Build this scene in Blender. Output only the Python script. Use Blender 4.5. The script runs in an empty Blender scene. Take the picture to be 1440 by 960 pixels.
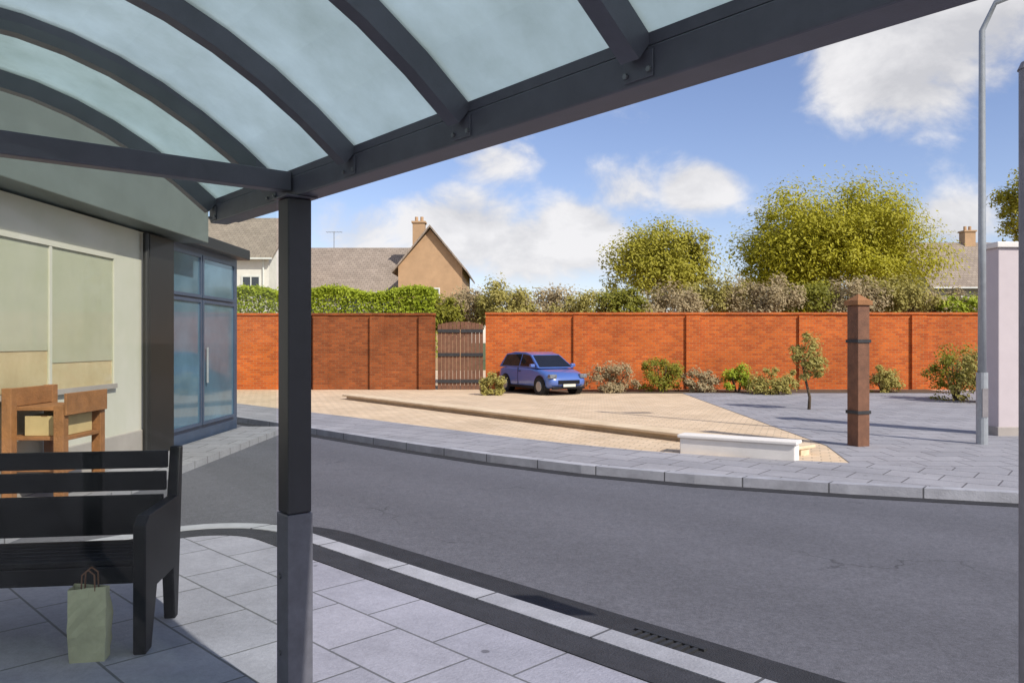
import bpy, bmesh, math, random
from mathutils import Vector, Matrix, Quaternion
random.seed(7)
R=math.radians
sc=bpy.context.scene; COL=sc.collection
S2=math.sqrt(.5)
F=1120.0; EYE=1.6
def P(x,y,Y): return Vector(((x-720)/F*Y, Y, EYE+(480-y)/F*Y))     # layout helper: photo measurement -> metres at a chosen distance
def GX(x,Y): return (x-720)/F*Y
def UV(u,v): return ((u+v)*S2,(v-u)*S2)
# ------------------------------------------------------------------ materials
MATS={}
def nodes(name):
    m=bpy.data.materials.new(name); m.use_nodes=True
    nt=m.node_tree; b=nt.nodes['Principled BSDF']; return m,nt,b
def N(nt,t,**k):
    n=nt.nodes.new(t)
    for a,v in k.items():
        if a.startswith('i_'): n.inputs[a[2:].replace('_',' ')].default_value=v
        else: setattr(n,a,v)
    return n
def c4(c,f=1.0): return (c[0]*f,c[1]*f,c[2]*f,1)
def mat(name,col,rough=.6,var=.25,scale=6.0,bump=0.0,bscale=80.0,metal=0.0,spec=.5,col2=None,coat=0):
    m,nt,b=nodes(name)
    tc=N(nt,'ShaderNodeTexCoord')
    n1=N(nt,'ShaderNodeTexNoise'); n1.inputs['Scale'].default_value=scale; n1.inputs['Detail'].default_value=8; n1.inputs['Roughness'].default_value=.65
    nt.links.new(tc.outputs['Object'],n1.inputs['Vector'])
    r=N(nt,'ShaderNodeValToRGB')
    r.color_ramp.elements[0].position=.3; r.color_ramp.elements[1].position=.7
    r.color_ramp.elements[0].color=c4(col,1-var); r.color_ramp.elements[1].color=c4(col2 or col,1+var*.6)
    nt.links.new(n1.outputs['Fac'],r.inputs['Fac']); nt.links.new(r.outputs[0],b.inputs['Base Color'])
    b.inputs['Roughness'].default_value=rough; b.inputs['Metallic'].default_value=metal
    b.inputs['Specular IOR Level'].default_value=spec; b.inputs['Coat Weight'].default_value=coat
    if bump:
        n2=N(nt,'ShaderNodeTexNoise'); n2.inputs['Scale'].default_value=bscale; n2.inputs['Detail'].default_value=5
        nt.links.new(tc.outputs['Object'],n2.inputs['Vector'])
        bp=N(nt,'ShaderNodeBump'); bp.inputs['Strength'].default_value=bump; bp.inputs['Distance'].default_value=.02
        nt.links.new(n2.outputs['Fac'],bp.inputs['Height']); nt.links.new(bp.outputs[0],b.inputs['Normal'])
    return m
def brick_mat(name,c1,c2,mortar,sx=.225,sy=.075,msz=.01,plane='xz',rough=.9,bump=.6,stain=.35,stains=.5,rot=0,offset=.5,big=(1,1,1)):
    m,nt,b=nodes(name)
    tc=N(nt,'ShaderNodeTexCoord'); sp=N(nt,'ShaderNodeSeparateXYZ'); cb=N(nt,'ShaderNodeCombineXYZ')
    mp=N(nt,'ShaderNodeMapping'); mp.inputs['Rotation'].default_value=(0,0,rot)
    nt.links.new(tc.outputs['Object'],mp.inputs['Vector']); nt.links.new(mp.outputs[0],sp.inputs[0])
    nt.links.new(sp.outputs['X' if plane[0]=='x' else 'Y'],cb.inputs['X'])
    nt.links.new(sp.outputs['Z' if plane[1]=='z' else 'Y'],cb.inputs['Y'])
    br=N(nt,'ShaderNodeTexBrick'); br.offset=offset
    br.inputs['Scale'].default_value=1; br.inputs['Brick Width'].default_value=sx; br.inputs['Row Height'].default_value=sy
    br.inputs['Mortar Size'].default_value=msz; br.inputs['Mortar Smooth'].default_value=.3; br.inputs['Bias'].default_value=0
    br.inputs['Color1'].default_value=c4(c1); br.inputs['Color2'].default_value=c4(c2); br.inputs['Mortar'].default_value=c4(mortar)
    nt.links.new(cb.outputs[0],br.inputs['Vector'])
    n1=N(nt,'ShaderNodeTexNoise'); n1.inputs['Scale'].default_value=stains; n1.inputs['Detail'].default_value=9; n1.inputs['Roughness'].default_value=.7
    nt.links.new(tc.outputs['Object'],n1.inputs['Vector'])
    r=N(nt,'ShaderNodeValToRGB'); r.color_ramp.elements[0].position=.3; r.color_ramp.elements[1].position=.68
    r.color_ramp.elements[0].color=(1-stain,)*3+(1,); r.color_ramp.elements[1].color=(big[0],big[1],big[2],1)
    nt.links.new(n1.outputs['Fac'],r.inputs['Fac'])
    mx=N(nt,'ShaderNodeMix',data_type='RGBA',blend_type='MULTIPLY'); mx.inputs[0].default_value=1
    nt.links.new(br.outputs['Color'],mx.inputs[6]); nt.links.new(r.outputs[0],mx.inputs[7])
    nt.links.new(mx.outputs[2],b.inputs['Base Color']); b.inputs['Roughness'].default_value=rough; b.inputs['Specular IOR Level'].default_value=.3
    n2=N(nt,'ShaderNodeTexNoise'); n2.inputs['Scale'].default_value=60; nt.links.new(tc.outputs['Object'],n2.inputs['Vector'])
    ad=N(nt,'ShaderNodeMath',operation='MULTIPLY_ADD'); ad.inputs[1].default_value=-1; 
    nt.links.new(br.outputs['Fac'],ad.inputs[0]); nt.links.new(n2.outputs['Fac'],ad.inputs[2])
    bp=N(nt,'ShaderNodeBump'); bp.inputs['Strength'].default_value=bump; bp.inputs['Distance'].default_value=.01
    nt.links.new(ad.outputs[0],bp.inputs['Height']); nt.links.new(bp.outputs[0],b.inputs['Normal'])
    return m
def leaf_mat(name,c1,c2,tr=.35):
    m,nt,b=nodes(name); out=nt.nodes['Material Output']
    g=N(nt,'ShaderNodeNewGeometry'); tc=N(nt,'ShaderNodeTexCoord')
    n=N(nt,'ShaderNodeTexNoise'); n.inputs['Scale'].default_value=.7; nt.links.new(tc.outputs['Object'],n.inputs['Vector'])
    a=N(nt,'ShaderNodeMath',operation='ADD'); nt.links.new(g.outputs['Random Per Island'],a.inputs[0]); nt.links.new(n.outputs['Fac'],a.inputs[1])
    mr=N(nt,'ShaderNodeMapRange'); mr.inputs['From Min'].default_value=.35; mr.inputs['From Max'].default_value=1.25; nt.links.new(a.outputs[0],mr.inputs['Value'])
    mx=N(nt,'ShaderNodeMix',data_type='RGBA'); mx.inputs[6].default_value=c4(c1); mx.inputs[7].default_value=c4(c2)
    nt.links.new(mr.outputs[0],mx.inputs[0]); nt.links.new(mx.outputs[2],b.inputs['Base Color'])
    b.inputs['Roughness'].default_value=.55; b.inputs['Specular IOR Level'].default_value=.3
    t=N(nt,'ShaderNodeBsdfTranslucent'); nt.links.new(mx.outputs[2],t.inputs['Color'])
    ms=N(nt,'ShaderNodeMixShader'); ms.inputs[0].default_value=tr
    nt.links.new(b.outputs[0],ms.inputs[1]); nt.links.new(t.outputs[0],ms.inputs[2]); nt.links.new(ms.outputs[0],out.inputs['Surface'])
    return m
def clear_glass(name,tint,refl=.06):
    m,nt,b=nodes(name); out=nt.nodes['Material Output']
    t=N(nt,'ShaderNodeBsdfTransparent'); t.inputs['Color'].default_value=c4(tint)
    g=N(nt,'ShaderNodeBsdfGlossy'); g.inputs['Roughness'].default_value=.02
    fr=N(nt,'ShaderNodeFresnel'); fr.inputs['IOR'].default_value=1.33
    ms=N(nt,'ShaderNodeMixShader'); gm=N(nt,'ShaderNodeNewGeometry'); inv=N(nt,'ShaderNodeMath',operation='SUBTRACT'); inv.inputs[0].default_value=1; nt.links.new(gm.outputs['Backfacing'],inv.inputs[1]); mu=N(nt,'ShaderNodeMath',operation='MULTIPLY'); nt.links.new(fr.outputs[0],mu.inputs[0]); nt.links.new(inv.outputs[0],mu.inputs[1]); nt.links.new(mu.outputs[0],ms.inputs[0])
    # faint grime
    tc=N(nt,'ShaderNodeTexCoord'); n=N(nt,'ShaderNodeTexNoise'); n.inputs['Scale'].default_value=5; n.inputs['Detail'].default_value=8
    nt.links.new(tc.outputs['Object'],n.inputs['Vector'])
    mr=N(nt,'ShaderNodeMapRange'); mr.inputs['From Min'].default_value=.45; mr.inputs['From Max'].default_value=.8; mr.inputs['To Max'].default_value=.02
    nt.links.new(n.outputs['Fac'],mr.inputs['Value'])
    d=N(nt,'ShaderNodeBsdfDiffuse'); d.inputs['Color'].default_value=(.5,.5,.48,1)
    m2=N(nt,'ShaderNodeMixShader'); nt.links.new(mr.outputs[0],m2.inputs[0])
    nt.links.new(t.outputs[0],ms.inputs[1]); nt.links.new(g.outputs[0],ms.inputs[2])
    nt.links.new(ms.outputs[0],m2.inputs[1]); nt.links.new(d.outputs[0],m2.inputs[2]); nt.links.new(m2.outputs[0],out.inputs['Surface'])
    return m
def roof_glass(name):
    m,nt,b=nodes(name); out=nt.nodes['Material Output']
    tc=N(nt,'ShaderNodeTexCoord'); n=N(nt,'ShaderNodeTexNoise'); n.inputs['Scale'].default_value=2.2; n.inputs['Detail'].default_value=9; n.inputs['Roughness'].default_value=.7
    nt.links.new(tc.outputs['Object'],n.inputs['Vector'])
    r=N(nt,'ShaderNodeValToRGB'); r.color_ramp.elements[0].position=.25; r.color_ramp.elements[1].position=.65
    r.color_ramp.elements[0].color=(.52,.58,.55,1); r.color_ramp.elements[1].color=(.74,.82,.83,1)
    nt.links.new(n.outputs['Fac'],r.inputs['Fac'])
    t=N(nt,'ShaderNodeBsdfTranslucent'); nt.links.new(r.outputs[0],t.inputs['Color'])
    b.inputs['Roughness'].default_value=.25; nt.links.new(r.outputs[0],b.inputs['Base Color'])
    tp=N(nt,'ShaderNodeBsdfTransparent'); tp.inputs['Color'].default_value=(.62,.72,.74,1)
    m1=N(nt,'ShaderNodeMixShader'); m1.inputs[0].default_value=.72; nt.links.new(b.outputs[0],m1.inputs[1]); nt.links.new(t.outputs[0],m1.inputs[2])
    m2=N(nt,'ShaderNodeMixShader'); m2.inputs[0].default_value=.28; nt.links.new(m1.outputs[0],m2.inputs[1]); nt.links.new(tp.outputs[0],m2.inputs[2])
    nt.links.new(m2.outputs[0],out.inputs['Surface'])
    return m
M={}
M['frame']=mat('dark_powder_coat',(.078,.078,.098),.42,.18,9,.05,200)
M['post']=mat('black_post_coat',(.020,.020,.025),.45,.2,9,.05,200)
M['lit_post']=mat('sunlit_post_grey',(.11,.11,.13),.5,.25,12,.05,200)  # lighter grey: sunlight on the lower post, put into the colour
M['roofglass']=roof_glass('translucent_roof_sheet')
M['glass']=clear_glass('shelter_glass',(.945,.965,.93))
M['black']=mat('black_paint',(.006,.0065,.009),.5,.3,15,.05,150,spec=.25)
def asphalt(name):
    m,nt,b=nodes(name); lk=nt.links.new; tc=N(nt,'ShaderNodeTexCoord'); O=tc.outputs['Object']
    def noise(sc,de=6,ro=.6):
        n=N(nt,'ShaderNodeTexNoise'); n.inputs['Scale'].default_value=sc; n.inputs['Detail'].default_value=de; n.inputs['Roughness'].default_value=ro; lk(O,n.inputs['Vector']); return n.outputs['Fac']
    def mr(v,a,b_,c,d):
        r=N(nt,'ShaderNodeMapRange'); lk(v,r.inputs['Value']); r.inputs['From Min'].default_value=a; r.inputs['From Max'].default_value=b_; r.inputs['To Min'].default_value=c; r.inputs['To Max'].default_value=d; return r.outputs[0]
    def mul(p,q):
        k=N(nt,'ShaderNodeMath',operation='MULTIPLY'); lk(p,k.inputs[0]); lk(q,k.inputs[1]); return k.outputs[0]
    f=mr(noise(.35,4),.3,.7,.93,1.06); f=mul(f,mr(noise(38,3,.8),.3,.7,.72,1.28)); f=mul(f,mr(noise(160,2,.7),.3,.7,.72,1.28)); f=mul(f,mr(noise(7,8,.75),.35,.7,.90,1.08))
    # worn wheel tracks running along the street
    mp=N(nt,'ShaderNodeMapping'); mp.inputs['Rotation'].default_value=(0,0,R(45)); lk(O,mp.inputs['Vector'])
    wv=N(nt,'ShaderNodeTexWave',bands_direction='Y'); wv.inputs['Scale'].default_value=.19; wv.inputs['Distortion'].default_value=1.2; wv.inputs['Detail'].default_value=3; lk(mp.outputs[0],wv.inputs['Vector'])
    f=mul(f,mr(wv.outputs['Fac'],0,1,.93,1.05))
    # cracks
    wn=N(nt,'ShaderNodeTexNoise'); wn.inputs['Scale'].default_value=1.6; wn.inputs['Detail'].default_value=6; lk(O,wn.inputs['Vector'])
    ad=N(nt,'ShaderNodeMixRGB',blend_type='ADD'); ad.inputs[0].default_value=.8; lk(O,ad.inputs[1]); lk(wn.outputs['Color'],ad.inputs[2])
    vo=N(nt,'ShaderNodeTexVoronoi',feature='DISTANCE_TO_EDGE'); vo.inputs['Scale'].default_value=.42; lk(ad.outputs[0],vo.inputs['Vector'])
    cr=mr(vo.outputs['Distance'],.0,.006,1,0); mk=mr(noise(.5,2),.52,.62,0,1); cr=mul(cr,mk)
    f=mul(f,mr(cr,0,1,1,.5))
    # oil and damp stains
    f=mul(f,mr(noise(1.1,5,.6),.64,.76,1,.80))
    mx=N(nt,'ShaderNodeMix',data_type='RGBA',blend_type='MULTIPLY'); mx.inputs[0].default_value=1; mx.inputs[6].default_value=(.116,.115,.133,1); lk(f,mx.inputs[7]); lk(mx.outputs[2],b.inputs['Base Color'])
    b.inputs['Roughness'].default_value=.88
    bp=N(nt,'ShaderNodeBump'); bp.inputs['Strength'].default_value=.55; bp.inputs['Distance'].default_value=.01; lk(noise(150,3,.7),bp.inputs['Height']); lk(bp.outputs[0],b.inputs['Normal'])
    return m
M['asphalt']=asphalt('asphalt')
M['patch']=mat('patched_asphalt',(.085,.085,.098),.9,.3,14,.7,160)
M['bolt']=mat('bolt_steel',(.20,.20,.21),.4,.2,20,0,metal=.7)
M['gutter']=mat('gutter_asphalt',(.026,.026,.032),.85,.4,5,.6,120)
M['slab']=brick_mat('paving_slabs',(.42,.41,.475),(.375,.37,.435),(.17,.17,.185),.6,.45,.008,'xy',.85,.4,.35,1.1,0)
def spots(m):
    nt=m.node_tree; b=nt.nodes['Principled BSDF']; src=b.inputs['Base Color'].links[0].from_socket
    tc=N(nt,'ShaderNodeTexCoord'); v=N(nt,'ShaderNodeTexVoronoi'); v.inputs['Scale'].default_value=3.1; nt.links.new(tc.outputs['Object'],v.inputs['Vector'])
    r=N(nt,'ShaderNodeMapRange'); r.inputs['From Min'].default_value=.055; r.inputs['From Max'].default_value=.085; r.inputs['To Min'].default_value=.5; r.inputs['To Max'].default_value=1; nt.links.new(v.outputs['Distance'],r.inputs['Value'])
    n=N(nt,'ShaderNodeTexNoise'); n.inputs['Scale'].default_value=24; n.inputs['Detail'].default_value=6; n.inputs['Roughness'].default_value=.8; nt.links.new(tc.outputs['Object'],n.inputs['Vector'])
    r2=N(nt,'ShaderNodeMapRange'); r2.inputs['From Min'].default_value=.3; r2.inputs['From Max'].default_value=.7; r2.inputs['To Min'].default_value=.84; r2.inputs['To Max'].default_value=1.10; nt.links.new(n.outputs['Fac'],r2.inputs['Value'])
    k=N(nt,'ShaderNodeMath',operation='MULTIPLY'); nt.links.new(r.outputs[0],k.inputs[0]); nt.links.new(r2.outputs[0],k.inputs[1])
    mx=N(nt,'ShaderNodeMix',data_type='RGBA',blend_type='MULTIPLY'); mx.inputs[0].default_value=1; nt.links.new(src,mx.inputs[6]); nt.links.new(k.outputs[0],mx.inputs[7]); nt.links.new(mx.outputs[2],b.inputs['Base Color'])
spots(M['slab'])
M['slab2']=brick_mat('far_paving_slabs',(.385,.375,.40),(.33,.325,.35),(.14,.13,.14),.6,.45,.01,'xy',.85,.4,.3,.8,0)
spots(M['slab2'])
M['kerb']=brick_mat('kerb_stone',(.46,.46,.50),(.39,.39,.43),(.12,.12,.13),.91,60,.010,'xy',.85,.4,.4,2.2,0,0)
M['strip']=mat('dark_kerb_strip',(.034,.034,.042),.85,.35,6,.5,90)  # plain dark strip along the inner side of the kerb
M['sand']=brick_mat('sandstone_setts',(.78,.60,.42),(.68,.51,.34),(.52,.40,.28),.24,.16,.012,'xy',.95,.25,.25,.55,.35)
M['earth']=mat('planting_soil',(.10,.065,.04),.95,.4,3,.9,40)
M['grass']=mat('grass',(.10,.115,.03),.9,.4,2.5,.9,60)
M['brick']=brick_mat('orange_brick',(.68,.142,.020),(.46,.078,.013),(.45,.21,.09),.225,.075,.010,'xz',.9,.5,.36,.6,big=(1.04,1.06,1.05))
M['darkbrick']=brick_mat('darker_brick',(.38,.10,.026),(.24,.06,.018),(.27,.13,.06),.225,.075,.01,'xz',.92,.7,.45,.6)  # brick in a darker tone than the main wall
M['coping']=mat('coping_stone',(.36,.22,.12),.9,.3,3,.5,60)
M['cream']=mat('cream_render',(.68,.51,.33),.9,.12,2.5,.4,120,col2=(.72,.58,.41))
M['whitewall']=mat('white_render',(.74,.70,.66),.85,.1,2,.3,120)
M['shopwall']=mat('pale_render',(.55,.54,.43),.85,.10,.8,.25,90,col2=(.56,.53,.47))
M['fascia']=mat('grey_green_fascia',(.14,.165,.15),.5,.12,2,0)
M['dark']=mat('dark_bronze',(.012,.011,.009),.5,.25,6,0)
M['bluepaint']=mat('blue_door_paint',(.05,.075,.13),.4,.2,4,0)
M['shopglass']=mat('shop_glass',(.10,.18,.25),.06,.3,1.2,0,spec=.8)
M['clearpane']=clear_glass('window_pane_glass',(.95,.96,.93))
M['wood']=mat('brown_timber',(.17,.075,.04),.75,.35,7,.4,60)
M['oak']=mat('orange_timber',(.30,.13,.045),.7,.3,6,.4,60)
M['card']=mat('tan_card',(.52,.39,.19),.85,.15,4,.1,60)
M['bark']=mat('bark',(.10,.07,.045),.95,.4,6,1,30)
M['tile']=brick_mat('roof_tiles',(.38,.31,.25),(.31,.25,.20),(.16,.13,.11),.3,.22,.012,'xy',.9,.6,.3,.5)
M['tanwall']=mat('tan_render',(.47,.30,.17),.9,.15,1.5,.3,60)
M['greywall']=mat('grey_render',(.36,.32,.29),.9,.15,1.5,.3,60)
M['win']=mat('window_glass',(.03,.035,.045),.08,.3,1,0,spec=.8)
M['winframe']=mat('white_frame',(.7,.7,.68),.5,.08,4,0)
M['carblue']=mat('blue_car_paint',(.07,.135,.40),.28,.05,2,0,coat=1)
M['carglass']=mat('car_glass',(.012,.012,.014),.05,.2,1,0,spec=.8)
M['tyre']=mat('tyre_rubber',(.015,.015,.016),.85,.2,20,.2,80)
M['rim']=mat('alloy_rim',(.45,.46,.48),.35,.1,5,0,metal=.8)
M['lamp']=mat('headlamp_lens',(.32,.34,.36),.08,.5,18,0,metal=.6)
M['plate']=mat('number_plate',(.68,.66,.55),.5,.05,5,0)
M['galv']=mat('galvanised_steel',(.36,.38,.40),.45,.15,12,.05,80,metal=.4)
M['whitepaint']=mat('white_paint',(.52,.45,.46),.6,.06,3,.05,40)
M['bag']=mat('olive_bag',(.46,.45,.31),.8,.2,6,.2,25)
M['polegrey']=mat('grey_pole',(.24,.22,.225),.5,.2,8,0)
M['iron']=mat('cast_iron',(.05,.05,.052),.6,.3,10,.2,80,metal=.5)
M['lf_tree']=leaf_mat('leaf_olive',(.29,.275,.012),(.46,.42,.03))
M['lf_tree2']=leaf_mat('leaf_olive_dull',(.27,.25,.018),(.44,.40,.05))
M['lf_hedge']=leaf_mat('leaf_bright',(.24,.30,.016),(.42,.48,.04))
M['lf_brown']=leaf_mat('leaf_brown',(.30,.22,.11),(.46,.37,.21))
M['lf_dark']=leaf_mat('leaf_dark',(.15,.155,.014),(.28,.27,.03))  # darker leaf colour for some of the shrubs
M['lf_shrub']=leaf_mat('leaf_shrub',(.28,.245,.05),(.44,.38,.11))
# ------------------------------------------------------------------ mesh helpers
def link(name,bm,m,parent=None,loc=None,smooth=False,bev=0):
    me=bpy.data.meshes.new(name); bm.normal_update(); bm.to_mesh(me); bm.free()
    for q in (m if isinstance(m,(list,tuple)) else [m]): me.materials.append(q)
    if smooth:
        for p in me.polygons: p.use_smooth=True
    o=bpy.data.objects.new(name,me); COL.objects.link(o)
    if parent: o.parent=parent
    if loc is not None: o.location=loc
    if bev:
        b=o.modifiers.new('bevel','BEVEL'); b.width=bev; b.segments=2; b.limit_method='ANGLE'; b.angle_limit=R(40)
    return o
def thing(name,label,cat,loc=(0,0,0),rz=0,group=None):
    o=bpy.data.objects.new(name,None); COL.objects.link(o); o.location=loc; o.rotation_euler=(0,0,rz); o.empty_display_size=.2
    return tag(o,label,cat,group)
def tag(o,label,cat,group=None):
    o['label']=label; o['category']=cat
    if group: o['group']=group
    return o
def struct(o): o['kind']='structure'; return o
def box(bm,a,b,M4=None):
    x0,y0,z0=a; x1,y1,z1=b
    vs=[bm.verts.new(v) for v in ((x0,y0,z0),(x1,y0,z0),(x1,y1,z0),(x0,y1,z0),(x0,y0,z1),(x1,y0,z1),(x1,y1,z1),(x0,y1,z1))]
    for f in ((0,3,2,1),(4,5,6,7),(0,1,5,4),(1,2,6,5),(2,3,7,6),(3,0,4,7)): bm.faces.new([vs[i] for i in f])
    if M4 is not None: bmesh.ops.transform(bm,matrix=M4,verts=vs)
    return vs
def bar(bm,a,b,w,h,up=Vector((0,0,1))):
    a=Vector(a); b=Vector(b); d=b-a; L=d.length; x=d.normalized(); y=up.cross(x).normalized(); z=x.cross(y)
    mt=Matrix((x,y,z)).transposed().to_4x4(); mt.translation=a
    box(bm,(0,-w/2,-h/2),(L,w/2,h/2),mt)
def tube(bm,pts,rad,n=12,cap=True):
    pts=[Vector(p) for p in pts]; rs=rad if isinstance(rad,(list,tuple)) else [rad]*len(pts)
    rings=[]; ref=None
    for i,p in enumerate(pts):
        d=(pts[min(i+1,len(pts)-1)]-pts[max(i-1,0)]).normalized()
        if ref is None: ref=Vector((1,0,0)) if abs(d.x)<.9 else Vector((0,1,0))
        x=(ref-d*ref.dot(d)).normalized(); y=d.cross(x); ref=x
        rings.append([bm.verts.new(p+(x*math.cos(2*math.pi*k/n)+y*math.sin(2*math.pi*k/n))*rs[i]) for k in range(n)])
    for a,b in zip(rings,rings[1:]):
        for k in range(n): bm.faces.new((a[k],a[(k+1)%n],b[(k+1)%n],b[k]))
    if cap: bm.faces.new(rings[0][::-1]); bm.faces.new(rings[-1])
def prism(bm,poly,z0,z1):
    lo=[bm.verts.new((p[0],p[1],z0)) for p in poly]; hi=[bm.verts.new((p[0],p[1],z1)) for p in poly]
    bm.faces.new(lo[::-1]); bm.faces.new(hi); n=len(poly)
    for i in range(n): bm.faces.new((lo[i],lo[(i+1)%n],hi[(i+1)%n],hi[i]))
def sheet(bm,poly,z): bm.faces.new([bm.verts.new((p[0],p[1],z)) for p in poly])
def B(): return bmesh.new()
def boxobj(name,a,b,m,parent=None,bev=0):
    bm=B(); box(bm,a,b); return link(name,bm,m,parent,bev=bev)
def leaves(bm,c,rad,n,size,rng,clumps=None):
    c=Vector(c); rad=Vector(rad)
    cl=[]
    for i in range(clumps or (max(12,min(46,n//110)) if n<15000 else 150)):
        while True:
            d=Vector((rng.gauss(0,1),rng.gauss(0,1),rng.gauss(0,1))).normalized()
            if d.z>-.75: break
        s=rng.uniform(.25,1.0)**.6*rng.uniform(.82,1.08)
        cl.append((Vector((d.x*rad.x,d.y*rad.y,d.z*rad.z))*s+c, rng.uniform(.14,.40)))
    mr=(rad.x+rad.y+rad.z)/3
    for i in range(n):
        cc,cr=cl[i%len(cl)]
        d=Vector((rng.gauss(0,1),rng.gauss(0,1),rng.gauss(0,.8)))*(.55*cr*mr)
        if d.length>1.15*cr*mr: d*=1.15*cr*mr/d.length
        p=cc+d
        nrm=(d.normalized()+Vector((rng.uniform(-1,1),rng.uniform(-1,1),rng.uniform(-.4,1.2)))*.8+Vector((.42,-.46,.55))).normalized()
        t=nrm.orthogonal().normalized(); t=Quaternion(nrm,rng.uniform(0,6.28))@t; b=nrm.cross(t)
        s=size*rng.uniform(.6,1.4)
        v=[bm.verts.new(p+q) for q in (t*s, b*s*.42+nrm*s*.1, -t*s, -b*s*.42+nrm*s*.1)]
        bm.faces.new(v)
def tree(name,label,cat,loc,h,crown_z,rad,nleaf,size,m,trunk_r,seed,group=None):
    rng=random.Random(seed); t=thing(name,label,cat,loc,0,group)
    bm=B(); top=Vector((rng.uniform(-.2,.2),rng.uniform(-.2,.2),crown_z+rad[2]*.5))
    tube(bm,[(0,0,-.15),(.03,0,crown_z*.3),(top.x*.4,top.y*.4,crown_z*.7),top],[trunk_r*1.3,trunk_r,trunk_r*.75,trunk_r*.2],9)
    for k in range(9):
        z=crown_z*rng.uniform(.55,1.1); a=rng.uniform(0,6.28); l=rng.uniform(.55,.9)
        e=Vector((math.cos(a)*rad[0]*l,math.sin(a)*rad[1]*l,z+rad[2]*rng.uniform(.1,.6)))
        tube(bm,[(0,0,z),(e.x*.45,e.y*.45,z+(e.z-z)*.4),e],[trunk_r*.45,trunk_r*.28,trunk_r*.06],6)
    link('trunk',bm,M['bark'],t,smooth=True)
    bm=B(); leaves(bm,(0,0,crown_z),rad,nleaf,size,rng)
    # irregular side lobes
    for k in range(5):
        a=rng.uniform(0,6.28)
        leaves(bm,(math.cos(a)*rad[0]*.6,math.sin(a)*rad[1]*.6,crown_z+rad[2]*rng.uniform(-.45,.45)),Vector(rad)*.45,nleaf//8,size,rng)
    link('crown',bm,m,t); return t
def shrub(name,label,loc,rad,n,size,m,seed,group=None,cat='shrub'):
    rng=random.Random(seed); t=thing(name,label,cat,loc,0,group)
    bm=B(); leaves(bm,(0,0,rad[2]*.75),rad,n,size,rng); link('foliage',bm,m,t)
    bm=B()
    for k in range(6):
        a=rng.uniform(0,6.28); tube(bm,[(0,0,-.12),(math.cos(a)*rad[0]*.3,math.sin(a)*rad[1]*.3,rad[2]*.6),(math.cos(a)*rad[0]*.6,math.sin(a)*rad[1]*.6,rad[2]*1.2)],[.03,.02,.006],5)
    link('stem',bm,M['bark'],t); return t
# ------------------------------------------------------------------ world, sun
SUN=Vector((.68,-.733,0)).normalized(); EL=R(40)
w=bpy.data.worlds.new("World"); sc.world=w; w.use_nodes=True; nt=w.node_tree
bg=nt.nodes['Background']; sky=N(nt,'ShaderNodeTexSky',sky_type='NISHITA'); sky.sun_disc=False; sky.sun_elevation=EL
sky.sun_rotation=math.atan2(SUN.x,SUN.y); sky.air_density=1.0; sky.dust_density=.35; sky.ozone_density=2.0
tc=N(nt,'ShaderNodeTexCoord')
def pdir(x,y): return Vector(((x-720)/F,1,(480-y)/F)).normalized()
blobs=[(1275,95,.115,1.0),(1340,30,.13,1.0),(1220,60,.09,.7),(1370,90,.08,.6),(650,325,.10,.85),(690,225,.07,.5),(740,350,.09,.75),(810,335,.085,.95),(500,325,.08,.5),(980,265,.06,.85),(1335,310,.06,.8),(880,270,.07,.5)]
sc_=N(nt,'ShaderNodeMapping'); sc_.inputs['Scale'].default_value=(1,1,1.5); nt.links.new(tc.outputs['Generated'],sc_.inputs['Vector'])
nz=N(nt,'ShaderNodeTexNoise'); nz.inputs['Scale'].default_value=9; nz.inputs['Detail'].default_value=10; nz.inputs['Roughness'].default_value=.6; nz.inputs['Distortion'].default_value=.3
nt.links.new(sc_.outputs[0],nz.inputs['Vector'])
acc=None
for x,y,r,wt in blobs:
    d=pdir(x,y); d=Vector((d.x,d.y,d.z*1.5))
    vd=N(nt,'ShaderNodeVectorMath',operation='DISTANCE'); vd.inputs[1].default_value=d; nt.links.new(sc_.outputs[0],vd.inputs[0])
    mr=N(nt,'ShaderNodeMapRange',interpolation_type='SMOOTHSTEP'); mr.inputs['From Min'].default_value=0; mr.inputs['From Max'].default_value=r*1.35; mr.inputs['To Min'].default_value=wt; mr.inputs['To Max'].default_value=0
    nt.links.new(vd.outputs['Value'],mr.inputs['Value'])
    if acc is None: acc=mr.outputs[0]
    else:
        a=N(nt,'ShaderNodeMath',operation='MAXIMUM'); nt.links.new(acc,a.inputs[0]); nt.links.new(mr.outputs[0],a.inputs[1]); acc=a.outputs[0]
nb=N(nt,'ShaderNodeTexNoise'); nb.inputs['Scale'].default_value=2.3; nb.inputs['Detail'].default_value=4; nt.links.new(sc_.outputs[0],nb.inputs['Vector'])
sep=N(nt,'ShaderNodeSeparateXYZ'); nt.links.new(tc.outputs['Generated'],sep.inputs[0])
beh=N(nt,'ShaderNodeMapRange'); beh.inputs['From Min'].default_value=.3; beh.inputs['From Max'].default_value=-.2; beh.inputs['To Max'].default_value=.75; nt.links.new(sep.outputs['Y'],beh.inputs['Value'])
bm_=N(nt,'ShaderNodeMath',operation='MULTIPLY'); nt.links.new(nb.outputs['Fac'],bm_.inputs[0]); nt.links.new(beh.outputs[0],bm_.inputs[1])
ac2=N(nt,'ShaderNodeMath',operation='MAXIMUM'); nt.links.new(acc,ac2.inputs[0]); nt.links.new(bm_.outputs[0],ac2.inputs[1])
ms=N(nt,'ShaderNodeMath',operation='MULTIPLY_ADD'); ms.inputs[1].default_value=1.7; ms.inputs[2].default_value=-.72; nt.links.new(nz.outputs['Fac'],ms.inputs[0])
ad=N(nt,'ShaderNodeMath',operation='ADD'); nt.links.new(ac2.outputs[0],ad.inputs[0]); nt.links.new(ms.outputs[0],ad.inputs[1])
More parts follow.
